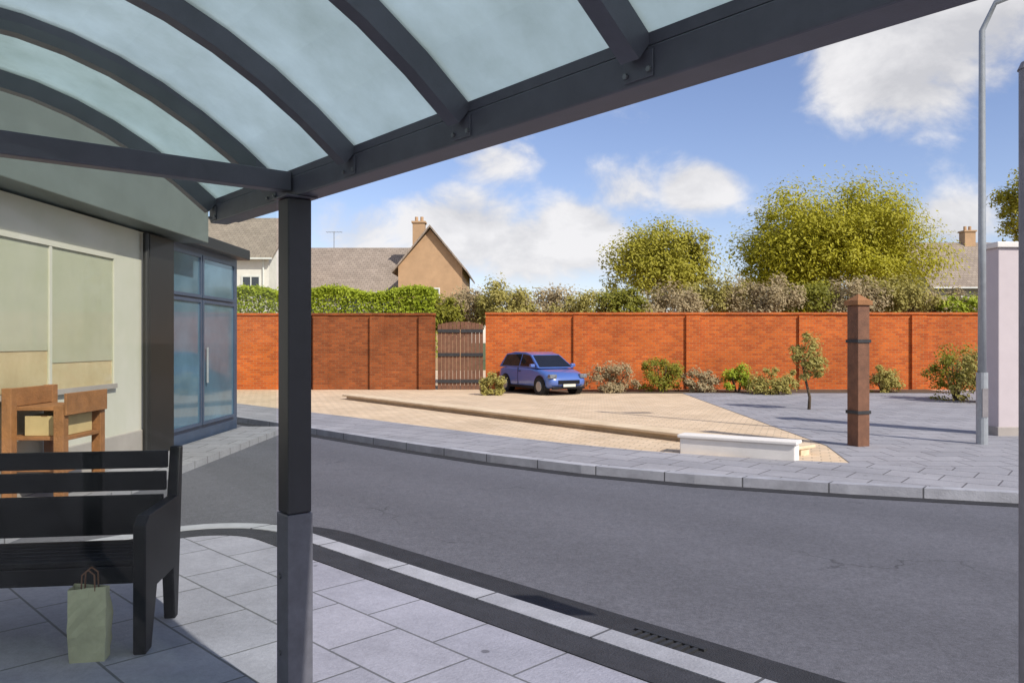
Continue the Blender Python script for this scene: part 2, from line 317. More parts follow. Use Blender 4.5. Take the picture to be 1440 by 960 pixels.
cf=N(nt,'ShaderNodeMapRange',interpolation_type='SMOOTHSTEP'); cf.inputs['From Min'].default_value=.22; cf.inputs['From Max'].default_value=.75; cf.inputs['To Max'].default_value=.95; nt.links.new(ad.outputs[0],cf.inputs['Value'])
cc=N(nt,'ShaderNodeValToRGB'); cc.color_ramp.elements[0].position=.35; cc.color_ramp.elements[1].position=.62
cc.color_ramp.elements[0].color=(4.7,4.7,4.9,1); cc.color_ramp.elements[1].color=(6.8,6.7,6.75,1); nt.links.new(nz.outputs['Fac'],cc.inputs['Fac'])
mx=N(nt,'ShaderNodeMix',data_type='RGBA'); nt.links.new(cf.outputs[0],mx.inputs[0]); tn=N(nt,'ShaderNodeMix',data_type='RGBA',blend_type='MULTIPLY'); tn.inputs[0].default_value=1; tn.inputs[7].default_value=(1.10,1.00,1.12,1); nt.links.new(sky.outputs[0],tn.inputs[6]); nt.links.new(tn.outputs[2],mx.inputs[6]); nt.links.new(cc.outputs[0],mx.inputs[7])
nt.links.new(mx.outputs[2],bg.inputs['Color']); bg.inputs['Strength'].default_value=.10
L=bpy.data.lights.new('sun','SUN'); L.energy=3.6; L.angle=R(.53); L.color=(1,.95,.87)
so=bpy.data.objects.new('sun',L); COL.objects.link(so); so.location=(10,-20,30)
sd=Vector((SUN.x*math.cos(EL),SUN.y*math.cos(EL),math.sin(EL))); so.rotation_euler=(-sd).to_track_quat('-Z','Y').to_euler()
cam=bpy.data.cameras.new('camera'); co=bpy.data.objects.new('camera',cam); COL.objects.link(co); sc.camera=co
co.location=(0,0,EYE); co.rotation_euler=(R(90),0,0); cam.lens=28; cam.sensor_width=36; cam.clip_end=4000; cam.clip_start=.05
sc.view_settings.view_transform='Standard'; sc.view_settings.look='None'; sc.view_settings.gamma=1; sc.view_settings.exposure=.42
# ------------------------------------------------------------------ ground, road, pavements
bm=B(); sheet(bm,[(-600,-600),(600,-600),(600,900),(-600,900)],-.135); struct(link('ground',bm,M['grass']))
bm=B(); sheet(bm,[UV(40,3.3),UV(40,9.2),UV(4,8.6),(6.5,30),(-60,30),(-60,-20),UV(-6,-20),UV(-6,3.3)][::1],-.12)
struct(link('road',bm,M['asphalt']))
# near pavement with a rounded corner, u/v frame of the street
def corner(uc,vc,r,n=10): return [(uc-r*math.sin(a),vc+r*math.cos(a)) for a in [i*math.pi/2/n for i in range(n+1)]]
KV=3.50
def rounded(off):
    return [(9,KV-off)]+[p for p in corner(-6.0,KV-.9,.9-off)]+[(-6.9+off,-14)]
def band(name,o0,o1,z0,z1,m):
    a=rounded(o0); b=rounded(o1); bm=B()
    for i in range(len(a)-1):
        q=[a[i],a[i+1],b[i+1],b[i]]
        lo=[bm.verts.new((p[0],p[1],z0)) for p in q]; hi=[bm.verts.new((p[0],p[1],z1)) for p in q]
        bm.faces.new(hi)
        bm.faces.new((lo[0],lo[1],hi[1],hi[0])); bm.faces.new((lo[2],lo[3],hi[3],hi[2]))
    bmesh.ops.remove_doubles(bm,verts=bm.verts,dist=.0005); bmesh.ops.recalc_face_normals(bm,faces=bm.faces)
    o=link(name,bm,m); o.rotation_euler=(0,0,R(-45)); return struct(o)
band('kerb',0,.17,-.13,.012,M['kerb'])
band('gutter',-.52,-.002,-.13,-.113,M['gutter'])
band('kerb_inner_strip',.172,.40,-.13,.006,M['strip'])
bm=B(); prism(bm,[(9,-14),(9,KV-.402)]+rounded(.402)[1:-1]+[(-6.9+.402,-14)],-.13,.0)
bmesh.ops.recalc_face_normals(bm,faces=bm.faces)
o=link('pavement',bm,M['slab']); o.rotation_euler=(0,0,R(-45)); struct(o)
# far pavement
def far(name,v0,v1,u0,u1,z0,z1,m):
    bm=B(); box(bm,(u0,v0,z0),(u1,v1,z1)); o=link(name,bm,m); o.rotation_euler=(0,0,R(-43)); return struct(o)
FARL=[(-42,54),(-16,27.2),(-7.5,18.6),(-4.6,15.7),(-2.9,13.9),(-1.5,12.45),(-.3,11.3),(.9,10.35),(2.2,9.6),(3.8,8.95),(5.8,8.3),(9,7.35),(16,5.3),(40,-1.5)]
def offp(pts,d):
    out=[]
    for i,p in enumerate(pts):
        a=Vector(pts[max(i-1,0)]); b=Vector(pts[min(i+1,len(pts)-1)]); t=(b-a).normalized(); n=Vector((-t.y,t.x))
        out.append((p[0]+n.x*d,p[1]+n.y*d))
    return out
def fband(name,o0,o1,z0,z1,m):
    a=offp(FARL,o0); b=offp(FARL,o1); bm=B()
    for i in range(len(a)-1):
        q=[a[i],a[i+1],b[i+1],b[i]]; lo=[bm.verts.new((p[0],p[1],z0)) for p in q]; hi=[bm.verts.new((p[0],p[1],z1)) for p in q]
        bm.faces.new(hi); bm.faces.new((lo[0],lo[1],hi[1],hi[0])); bm.faces.new((lo[2],lo[3],hi[3],hi[2]))
    bmesh.ops.remove_doubles(bm,verts=bm.verts,dist=.0005); bmesh.ops.recalc_face_normals(bm,faces=bm.faces)
    r=link(name,bm,m); 
    rot=Matrix.Rotation(R(38),4,'Z'); r.data.transform(rot); r.rotation_euler=(0,0,R(-38)); return struct(r)
fband('kerb',0,.15,-.13,-.004,M['kerb'])
fband('gutter',-.20,-.002,-.13,-.114,M['gutter'])
fband('pavement',.152,1.75,-.13,-.010,M['slab2'])
inner=offp(FARL,1.60)
bm=B(); sheet(bm,inner[1:]+[(40,45),(-40,45)],-.026); struct(link('forecourt',bm,M['sand']))
bm=B(); sheet(bm,[(4.35,9.9),(4.9,12.4),(5.4,26.5),(30,26.5),(30,2.5),(16,6.6),(9,8.7)],-.019); struct(link('driveway',bm,M['slab2']))
bm=B(); sheet(bm,[(-1,25.0),(14,25.0),(14,26.8),(-1,26.8)],-.012); struct(link('flower_bed',bm,M['earth']))
# grates
# ------------------------------------------------------------------ bus shelter (local x along front edge, y to the road)
PX,PY=-.905,3.390
SH=thing('bus_shelter','dark framed bus shelter with curved translucent roof and clear glass end, overhead on the left','bus shelter',(PX,PY,0),R(-50.0))
FZ=2.244; X0,X1=-.95,3.62; DEP=2.31
def rz(t): return FZ+.04+.87*t-.376*t*t          # barrel-vaulted roof, t metres behind the front edge
def ts(n=14): return [.03+i*(DEP-.06)/n for i in range(n+1)]
for px in (.02,3.55):
    bm=B(); box(bm,(px-.052,-.082,.885),(px+.052,.022,FZ-.048)); o=link('post',bm,M['post'],SH,bev=.006)
    bm=B(); box(bm,(px-.056,-.086,0),(px+.056,.026,.883)); link('post_lit_part',bm,M['lit_post'],o,bev=.004)  # lower post in a lighter colour, painted as if sunlit
for px in (0,1.78,3.55):
    bm=B(); box(bm,(px-.05,-DEP-.05,0),(px+.05,-DEP+.05,FZ-.05)); link('post',bm,M['frame'],SH,bev=.005)
bm=B(); box(bm,(X0,-.045,FZ-.038),(X1,.045,FZ+.047)); link('front_beam',bm,M['frame'],SH,bev=.005)
bm=B(); box(bm,(X0,-DEP-.045,FZ-.047),(X1,-DEP+.045,FZ+.047)); link('back_beam',bm,M['frame'],SH,bev=.005)
bm=B(); box(bm,(-.035,-DEP+.047,FZ-.015),(.035,-.05,FZ+.065)); link('end_beam',bm,M['frame'],SH,bev=.004)
RX=[-.90,-.175,.526,1.227,1.93,2.63,X1-.04]
def arc(bm,x0,x1,d0,d1):
    rows=[]
    for t in ts():
        sl=.87-.752*t; nl=math.sqrt(1+sl*sl); ny,nz_=sl/nl,1/nl
        rows.append([bm.verts.new((x,-t+ny*d,rz(t)+nz_*d)) for x,d in ((x0,d0),(x1,d0),(x1,d1),(x0,d1))])
    for p,q in zip(rows,rows[1:]):
        for i in range(4): bm.faces.new((p[i],p[(i+1)%4],q[(i+1)%4],q[i]))
    bm.faces.new(rows[0][::-1]); bm.faces.new(rows[-1]); bmesh.ops.recalc_face_normals(bm,faces=bm.faces)
for x in RX:
    bm=B(); arc(bm,x-.028,x+.028,-.075,0); link('rafter',bm,M['frame'],SH)
for a,b in zip(RX,RX[1:]):
    bm=B(); arc(bm,a+.003,b-.003,.006,.016); link('roof_panel',bm,M['roofglass'],SH)
for a in RX:
    bm=B(); arc(bm,a-.02,a+.02,.019,.027); link('glazing_bar',bm,M['frame'],SH)
bm=B(); box(bm,(-.006,-DEP+.06,.16),(.006,-.105,FZ-.02)); link('glass_panel',bm,M['glass'],SH)
for a,b in ((.055,1.725),(1.835,3.495)):
    bm=B(); box(bm,(a,-DEP-.006,.16),(b,-DEP+.006,FZ-.055)); link('glass_panel',bm,M['glass'],SH)
bm=B(); box(bm,(-.02,-DEP+.055,.11),(.02,-.105,.155)); link('bottom_rail',bm,M['frame'],SH,bev=.003)
bm=B()
for t in (0,):
    fan=[(-t_,rz(t_)-.09) for t_ in ts() if rz(t_)-.09>FZ+.07]
    vs=[bm.verts.new((.003,y,z)) for y,z in [(fan[0][0],FZ+.068)]+fan+[(fan[-1][0],FZ+.068)]]; f=bm.faces.new(vs)
    r=bmesh.ops.extrude_face_region(bm,geom=[f]); bmesh.ops.translate(bm,vec=(-.006,0,0),verts=[v for v in r['geom'] if isinstance(v,bmesh.types.BMVert)])
    bmesh.ops.recalc_face_normals(bm,faces=bm.faces)
link('gable_glass',bm,M['glass'],SH)
bm=B(); box(bm,(X0+.01,-.043,FZ+.048),(X1-.01,-.018,FZ+.078)); link('closing_strip',bm,M['frame'],SH)
for x in RX[:-1]:
    bm=B(); box(bm,(x-.045,-.050,FZ-.028),(x+.045,-.0465,FZ+.036)); br=link('bracket',bm,M['frame'],SH,bev=.002)
    for dx in (-.036,.036):
        bm=B(); tube(bm,[(x+dx,-.051,FZ-.012),(x+dx,-.058,FZ-.012)],.007,6); link('bolt',bm,M['bolt'],br)
bm=B(); box(bm,(-.055,-.100,FZ-.047),(.095,.04,FZ-.0395)); link('head_plate',bm,M['frame'],SH,bev=.002)
for z in (.30,.62):
    bm=B(); tube(bm,[(0,-.086,z),(0,-.094,z)],.012,8); link('bolt',bm,M['bolt'],SH)
bm=B(); prism(bm,[(X0,.047),(X1,.047),(X1,.105),(X0,.105)],FZ-.02,FZ+.04); link('gutter',bm,M['frame'],SH)
# ------------------------------------------------------------------ black bench past the glass end
BN=thing('street_bench','black metal slatted bench with armrests beyond the shelter glass','bench',(-2.84,4.44,0),R(8))
bm=B()
for i in range(6): box(bm,(-.84,-.02-.075*i-.068,.45),(.84,-.02-.075*i,.48))
box(bm,(-.84,-.475,.36),(.84,-.445,.449)); link('seat',bm,M['black'],BN,bev=.005)
bm=B()
for z0,z1 in ((.495,.72),(.735,.845),(.86,.96)):
    y=.03+(z0-.5)*.25; box(bm,(-.84,y,z0),(.84,y+.03,z1))
link('backrest',bm,M['black'],BN,bev=.005)
for s in (-1,1):
    x=s*.875; bm=B()
    pr=[(.10,0),(.04,0),(-.0,.30),(-.30,.30),(-.40,0),(-.50,0),(-.50,.66),(-.44,.70),(.10,.70),(.16,.98),(.21,.98),(.16,.5)]
    L=[bm.verts.new((x-.032,y,z)) for y,z in pr]; Rr=[bm.verts.new((x+.032,y,z)) for y,z in pr]
    bm.faces.new(L); bm.faces.new(Rr[::-1])
    for i in range(len(pr)): bm.faces.new((L[i],L[(i+1)%len(pr)],Rr[(i+1)%len(pr)],Rr[i]))
    bmesh.ops.recalc_face_normals(bm,faces=bm.faces); link('leg',bm,M['black'],BN,bev=.008)
BG=thing('carrier_bag','pale olive paper carrier bag standing in front of the black bench','bag',(-2.13,4.02,0),R(10)); BG.scale=(.82,.9,1)
bm=B()
lo=[(-.10,-.05,0),(.10,-.05,0),(.10,.05,0),(-.10,.05,0)]; hi=[(-.11,-.035,.36),(.10,-.03,.37),(.105,.03,.36),(-.105,.035,.375)]
a=[bm.verts.new(v) for v in lo]; b=[bm.verts.new(v) for v in hi]; md=[bm.verts.new(v) for v in [(-.112,-.065,.17),(.108,-.06,.18),(.112,.06,.17),(-.108,.06,.19)]]
bm.faces.new(a[::-1])
for p,q in ((a,md),(md,b)):
    for i in range(4): bm.faces.new((p[i],p[(i+1)%4],q[(i+1)%4],q[i]))
bmesh.ops.subdivide_edges(bm,edges=bm.edges[:],cuts=3,use_grid_fill=True)
rb=random.Random(5)
for v in bm.verts:
    if v.co.z>.01: v.co+=Vector((rb.gauss(0,.0028),rb.gauss(0,.0028),0))
    v.co.y*=1-.22*max(0,1-abs(v.co.x)/.03)*(v.co.z/.37)
bm2=bm; link('bag_body',bm2,M['bag'],BG)
for y in (-.03,.03):
    bm=B(); tube(bm,[(-.04,y,.34),(-.035,y,.43),(0,y,.455),(.035,y,.43),(.04,y,.34)],.005,6); link('handle',bm,M['wood'],BG)
# ------------------------------------------------------------------ stop pole at the right edge
SP=thing('bus_stop_pole','dark grey pole at the right edge of the near pavement','pole',(1.965,3.02,0),0)
bm=B(); tube(bm,[(0,0,0),(0,0,2.63)],.038,16); link('pole',bm,M['polegrey'],SP,smooth=False)
bm=B(); tube(bm,[(0,0,2.631),(0,0,2.66)],[.043,.03],16); link('pole_cap',bm,M['polegrey'],SP)
bm=B(); tube(bm,[(0,0,.001),(0,0,.06)],.07,16); link('base_collar',bm,M['polegrey'],SP)
bm=B(); box(bm,(.045,-.012,2.15),(.40,.012,2.58)); link('flag_plate',bm,M['whitepaint'],SP,bev=.004)
# ------------------------------------------------------------------ shop on the left
FX=-5.15
SHP=thing('shop_building','single-storey pale rendered shop with grey-green fascia and blue glazed entrance','shop',(FX,10,0),0)
bm=B(); box(bm,(-6,-6.5,-.13),(0,1.2,3.12)); link('wall',bm,M['shopwall'],SHP)
bm=B(); box(bm,(-6,-6.52,-.12),(.03,1.2,.38)); link('plinth',bm,M['greywall'],SHP,bev=.01)
bm=B(); box(bm,(-5.8,1.202,-.13),(.06,2.0,3.12)); link('pilaster',bm,M['dark'],SHP,bev=.01)
bm=B(); box(bm,(-6,2.002,-.13),(-.10,5.2,3.15)); ent=link('entrance_bay',bm,M['bluepaint'],SHP)
for (a,b,z0,z1) in ((2.2,3.3,.25,2.25),(3.45,4.9,.25,2.25),(2.2,3.3,2.38,3.0),(3.45,4.9,2.38,3.0)):
    bm=B(); box(bm,(-.098,a,z0),(-.07,b,z1)); link('pane',bm,M['shopglass'],ent)
    bm=B()
    for p in ((a-.05,a,z0-.05,z1+.05),(b,b+.05,z0-.05,z1+.05)): box(bm,(-.098,p[0],p[2]),(-.045,p[1],p[3]))
    box(bm,(-.098,a,z1),(-.045,b,z1+.05)); box(bm,(-.098,a,z0-.05),(-.045,b,z0)); link('door_frame',bm,M['bluepaint'],ent)
bm=B(); tube(bm,[(-.03,3.55,.9),(-.03,3.55,1.5)],.02,8); link('door_handle',bm,M['galv'],ent)
bm=B(); box(bm,(-6.2,-6.7,3.152),(.35,2.6,4.22)); link('fascia',bm,M['fascia'],SHP,bev=.012)
bm=B(); box(bm,(-6.2,2.602,3.152),(.12,5.3,3.34)); link('canopy_edge',bm,M['dark'],SHP,bev=.01)
bm=B(); box(bm,(-6.25,-6.75,4.222),(.40,2.65,4.27)); link('roof_trim',bm,M['galv'],SHP,bev=.005)
# pale window with blinds set in the wall
wn=None
bm=B(); box(bm,(.002,-2.6,1.0),(.05,.3,1.06)); link('window_sill',bm,M['greywall'],SHP)
bm=B()
for a,b in (((.002,-2.6,1.06),(.035,-2.54,2.72)),((.002,.24,1.06),(.035,.3,2.72)),((.002,-2.54,2.66),(.035,.24,2.72)),((.002,-1.18,1.06),(.03,-1.13,2.66))): box(bm,a,b)
wn=link('window',bm,M['shopwall'],SHP)
bm=B(); box(bm,(.004,-2.54,1.5),(.012,-1.18,2.66)); link('blind',bm,M['shopwall'],wn)
bm=B(); box(bm,(.004,-1.13,1.36),(.012,.24,2.66)); link('blind',bm,M['shopwall'],wn)
bm=B(); box(bm,(.014,-2.54,1.06),(.02,.24,2.66)); link('pane',bm,M['clearpane'],wn)
bm=B(); box(bm,(.001,-2.54,1.06),(.003,.24,2.66)); link('back_board',bm,M['cream'],wn)
# downpipe
bm=B(); tube(bm,[(.07,1.05,0),(.07,1.05,3.1)],.04,10); link('downpipe',bm,M['dark'],SHP)
struct(boxobj('footway',(FX,3,-.13),(FX+.85,15.2,-.02),M['slab2']))
# timber display stand
DS=thing('display_stand','orange-brown timber display stand with a tan box against the pale shop wall','display stand',(FX+.36,8.36,-.02),R(90))
for x in (-.36,.36):
    for y in (-.26,.26):
        bm=B(); box(bm,(x-.05,y-.05,0),(x+.05,y+.05,1.15 if y>0 else .98)); link('leg',bm,M['oak'],DS,bev=.006)
for z in (.30,.62,.92):
    bm=B(); box(bm,(-.31,-.30,z),(.31,.30,z+.04)); link('shelf',bm,M['oak'],DS,bev=.006)
bm=B(); box(bm,(-.40,-.34,.88),(.40,-.312,1.10)); link('apron',bm,M['oak'],DS,bev=.005)
bm=B(); box(bm,(-.31,.212,.965),(.31,.25,1.15)); link('back_board',bm,M['oak'],DS,bev=.005)
c=thing('card_box','tan cardboard box on the middle shelf of the timber stand','box',(FX+.40,8.36,-.02+.662),R(90))
bm=B(); box(bm,(-.27,-.2,0),(.27,.2,.20)); link('carton',bm,M['card'],c,bev=.004)
bm=B(); box(bm,(-.275,-.03,.2005),(.275,.03,.203)); link('tape',bm,M['oak'],c)
# ------------------------------------------------------------------ low cream wall across the road and gate posts
A=Vector((4.2,11.4,0)); Bv=Vector((-4.6,22.6,0)); dv=(Bv-A); Lw=dv.length; ang=math.atan2(dv.y,dv.x)
LW=thing('stone_edging','low cream stone edging bordering the sandy forecourt across the road','edging',A,ang)
bm=B(); box(bm,(0,-.11,-.13),(Lw,.11,.06)); link('wall_body',bm,M['cream'],LW,bev=.01)
bm=B(); box(bm,(-.02,-.24,.062),(Lw,.24,.11)); link('coping',bm,M['cream'],LW,bev=.012)
EW=thing('wall_end','low white rendered block at the near end of the cream edging','wall',(2.60,11.85,0),R(-32))
bm=B(); box(bm,(0,-.30,-.13),(1.62,-.04,.20)); link('wall_body',bm,M['whitewall'],EW,bev=.015)
bm=B(); box(bm,(-.03,-.33,.202),(1.65,-.01,.25)); link('coping',bm,M['whitewall'],EW,bev=.012)
GP=thing('gate_post','tall brown timber gate post at the driveway mouth','post',(GX(1207,12.4),12.4,-.02),R(20))
bm=B(); box(bm,(-.115,-.115,-.03),(.115,.115,2.18)); link('shaft',bm,M['wood'],GP,bev=.012)
bm=B(); prism(bm,[(-.145,-.145),(.145,-.145),(.145,.145),(-.145,.145)],2.182,2.25)
pk=[bm.verts.new(v) for v in ((-.13,-.13,2.252),(.13,-.13,2.252),(.13,.13,2.252),(-.13,.13,2.252))]; ap=bm.verts.new((0,0,2.36))
for i in range(4): bm.faces.new((pk[i],pk[(i+1)%4],ap))
link('cap',bm,M['oak'],GP)
for z in (.5,1.6):
    bm=B(); box(bm,(-.13,-.13,z),(.13,.13,z+.05)); link('hinge_band',bm,M['iron'],GP)
# ------------------------------------------------------------------ brick walls
def bwall(name,label,x0,x1,Y,h,m,mc,piers):
    t=thing(name,label,'wall',(x0,Y,0)); L=x1-x0
    bm=B(); box(bm,(0,-.11,-.13),(L,.11,h)); link('wall_body',bm,m,t)
    bm=B(); box(bm,(-.02,-.16,h+.002),(L+.02,.16,h+.08)); link('coping',bm,mc,t,bev=.01)
    for p in piers:
        bm=B(); box(bm,(p-.24,-.20,-.13),(p+.24,-.113,h-.03)); link('pier',bm,m,t)
    return t
WY=27.0
bwall('brick_wall','long bright orange brick boundary wall right of the timber gate',GX(683,WY),GX(1440,WY)+6,WY,2.50,M['brick'],M['brick'],[3.2,7.0,10.8,14.6,18.4])
bwall('brick_wall','darker brick boundary wall left of the timber gate',GX(440,WY),GX(612,WY),WY,2.48,M['darkbrick'],M['darkbrick'],[.3,2.2,3.85])
bwall('brick_wall','orange brick boundary wall behind the shelter post, running off to the left',GX(120,WY),GX(438,WY),WY,2.48,M['brick'],M['brick'],[1.5,4.5])
gx0,gx1=GX(614,WY),GX(681,WY)
GT=thing('timber_gate','dark brown double timber gate between the brick walls','gate',((gx0+gx1)/2,WY,-.1)); hw=(gx1-gx0)/2-.02
for s in (-1,1):
    bm=B()
    for k in range(6):
        a=.01+k*(hw-.02)/6; xs=sorted((s*a,s*(a+(hw-.02)/6-.012))); box(bm,(xs[0],-.03,.05),(xs[1],0,2.25+.12*math.cos(k/6*1.5)))
    lf=link('leaf',bm,M['wood'],GT)
    for z in (.3,1.2,2.0):
        bm=B(); xs=sorted((s*.02,s*(hw-.02))); box(bm,(xs[0],-.07,z),(xs[1],-.031,z+.11)); link('rail',bm,M['iron'],lf)
# ------------------------------------------------------------------ blue car
def hatch(loc,rz):
    t=thing('parked_car','small blue hatchback parked in front of the brick wall by the gate','car',loc,rz)
    Wd=.84
    prof=[(-1.95,.28),(-1.98,.55),(-1.90,.90),(-1.2,.97),(0.75,.95),(1.35,.88),(1.80,.74),(1.95,.55),(1.95,.28),(1.5,.19),(-1.6,.19)]
    bm=B(); secs=[]
    for yy,sc_in in ((-Wd,.94),(-Wd+.10,1),(Wd-.10,1),(Wd,.94)):
        secs.append([bm.verts.new((x*sc_in,yy,.55+(z-.55)*(.9 if sc_in<1 else 1))) for x,z in prof])
    n=len(prof)
    for a,b in zip(secs,secs[1:]):
        for i in range(n): bm.faces.new((a[i],a[(i+1)%n],b[(i+1)%n],b[i]))
    bm.faces.new(secs[0][::-1]); bm.faces.new(secs[-1]); bmesh.ops.recalc_face_normals(bm,faces=bm.faces)
    bmesh.ops.subdivide_edges(bm,edges=[e for e in bm.edges if abs(e.verts[0].co.x-e.verts[1].co.x)>.5 and abs(e.verts[0].co.y-e.verts[1].co.y)<.01],cuts=2)
    body=link('body',bm,M['carblue'],t,smooth=True)
    sb=body.modifiers.new('subsurf','SUBSURF'); sb.levels=2; sb.render_levels=2
    for s in (-1,1):
        for x in (-1.22,1.24):
            bm=B(); tube(bm,[(x,s*.60,.32),(x,s*.838,.32)],.37,28); link('wheel_arch',bm,M['black'],t)
        bm=B(); box(bm,(-.85,min(s*.80,s*.845),.20),(.86,max(s*.80,s*.845),.30)); link('sill',bm,M['black'],t,bev=.01)
        for x in (-.28,):
            bm=B(); box(bm,(x-.006,min(s*.80,s*.842),.32),(x+.006,max(s*.80,s*.842),.94)); link('door_gap',bm,M['black'],t)
        bm=B(); box(bm,(-.20,min(s*.83,s*.858),.80),(-.06,max(s*.83,s*.858),.825)); link('door_handle',bm,M['black'],t,bev=.004)
    bm=B(); box(bm,(1.84,-.70,.22),(1.935,.70,.30)); link('lower_intake',bm,M['black'],t,bev=.02)
    # cabin
    bm=B(); cab=[(-1.82,.93),(-1.50,1.42),(-.9,1.50),(-.1,1.49),(.35,1.40),(1.12,.93)]
    L=[bm.verts.new((x,-.78+max(0,(z-.93))*.33,z)) for x,z in cab]; Rr=[bm.verts.new((x,.78-max(0,(z-.93))*.33,z)) for x,z in cab]
    for i in range(5): bm.faces.new((L[i],Rr[i],Rr[i+1],L[i+1]))
    bm.faces.new(L); bm.faces.new(Rr[::-1]); bm.faces.new((L[0],L[5],Rr[5],Rr[0])); bmesh.ops.recalc_face_normals(bm,faces=bm.faces)
    link('cabin',bm,M['carblue'],t,bev=.02)
    def pane(name,pts,off):
        bm=B(); pts=[Vector(p) for p in pts]; nn=(pts[1]-pts[0]).cross(pts[2]-pts[0]).normalized()
        if nn.dot(Vector(off))<0: nn=-nn
        bm.faces.new([bm.verts.new(p+nn*.012) for p in pts])
        r=bmesh.ops.extrude_face_region(bm,geom=bm.faces[:]); bmesh.ops.translate(bm,vec=-nn*.02,verts=[v for v in r['geom'] if isinstance(v,bmesh.types.BMVert)])
        bmesh.ops.recalc_face_normals(bm,faces=bm.faces); link(name,bm,M['carglass'],t)
    def cw(z): return .78-(z-.93)*.33
    pane('windscreen',[(1.06,-.70,.97),(1.06,.70,.97),(.40,.57,1.37),(.40,-.57,1.37)],(1,0,.5))
    pane('rear_window',[(-1.78,-.68,1.0),(-1.78,.68,1.0),(-1.53,.58,1.37),(-1.53,-.58,1.37)],(-1,0,.2))
    for s in (-1,1):
        pane('side_window',[(.92,s*cw(.98),.98),(-.22,s*cw(.98),.98),(-.22,s*cw(1.42),1.42),(.30,s*cw(1.37),1.37)],(0,s,0))
        pane('side_window',[(-.30,s*cw(.98),.98),(-1.60,s*cw(.98),.98),(-1.42,s*cw(1.38),1.38),(-.30,s*cw(1.42),1.42)],(0,s,0))
        bm=B(); box(bm,(.78,min(s*.80,s*.98),.96),(.92,max(s*.80,s*.98),1.08)); link('wing_mirror',bm,M['carblue'],t,bev=.03)
        bm=B(); box(bm,(1.74,min(s*.50,s*.80),.60),(1.925,max(s*.50,s*.80),.74)); link('headlight',bm,M['lamp'],t,bev=.03)
        for x in (-1.22,1.24):
            bm=B(); tube(bm,[(x,s*.66,.30),(x,s*.855,.30)],.305,24); wl=link('tyre',bm,M['tyre'],t,bev=.02)
            bm=B(); tube(bm,[(x,s*.85,.30),(x,s*.868,.30)],[.19,.17],16); link('rim',bm,M['rim'],wl)
    bm=B(); box(bm,(1.90,-.45,.40),(1.962,.45,.53)); link('grille',bm,M['black'],t,bev=.01)
    bm=B(); box(bm,(1.95,-.26,.30),(1.968,.26,.395)); link('number_plate',bm,M['plate'],t)
    return t
hc=hatch((GX(760,25.4),25.4,-.02),R(-60)); hc.scale=(.84,.84,.86)
# ------------------------------------------------------------------ shrubs in front of the brick wall
G='shrubs along the foot of the brick wall'
kinds=[(693,24.2,.42,.42,'lf_shrub','small light olive shrub beside the blue car'),
 (860,25.6,.85,.55,'lf_brown','low brownish shrub right of the blue car'),
 (930,25.8,.7,.75,'lf_dark','dark green shrub in the middle of the wall foot'),
 (985,25.6,.6,.5,'lf_brown','low rusty shrub right of the dark green one'),
 (1037,25.4,.5,.6,'lf_hedge','bright green round shrub before the orange wall'),
 (1090,24.6,.8,.5,'lf_shrub','spreading yellowish shrub left of the young tree'),
 (1243,25.4,.6,.55,'lf_shrub','olive shrub just right of the gate post'),
 (1345,22.0,.75,1.0,'lf_dark','tall dark green shrub near the white pillar'),
 (1385,21.0,.7,.95,'lf_shrub','yellow-olive shrub against the white pillar')]
for i,(x,Y,r,h,m,lab) in enumerate(kinds):
    shrub('shrub',lab,(GX(x,Y),Y,-.08),(r,r*.8,h),int(3200*r+1500),.042,M[m],100+i,G)
tree('young_tree','slender young tree standing before the orange wall','tree',(GX(1137,19),19,-.1),2.2,1.25,(.42,.42,.75),2200,.036,M['lf_shrub'],.035,55)
# hedge and shrubs behind the wall
HG=thing('hedge','bright green clipped hedge topping the darker brick wall','hedge',(GX(440,29),29,0))
rng=random.Random(3); bm=B()
for i in range(60000):
    f=rng.random(); X=rng.uniform(-5.2,4.5); top=3.42+.12*math.sin(X*2.1)+rng.gauss(0,.05)
    z=rng.uniform(1.0,top) if f<.6 else top-abs(rng.gauss(0,.08)); y=rng.uniform(-.6,.6) if f>=.6 else rng.choice((-.6,-.6,.6))+rng.gauss(0,.07)
    p=Vector((X,y,z)); nrm=Vector((rng.gauss(0,.6),rng.gauss(0,.6)-.5,rng.gauss(0,.6)+.6)).normalized(); t=Quaternion(nrm,rng.uniform(0,6.28))@nrm.orthogonal().normalized(); b=nrm.cross(t); s=.052*rng.uniform(.6,1.4)
    bm.faces.new([bm.verts.new(p+q) for q in (t*s,b*s*.5,-t*s,-b*s*.5)])
link('foliage',bm,M['lf_hedge'],HG)
bm=B()
for k in range(13): X=-5+k*.75; tube(bm,[(X,0,-.13),(X+.1,0,1.5),(X,.1,3.1)],[.05,.04,.015],6)
link('stem',bm,M['bark'],HG)
G2='shrubs showing over the top of the brick wall'
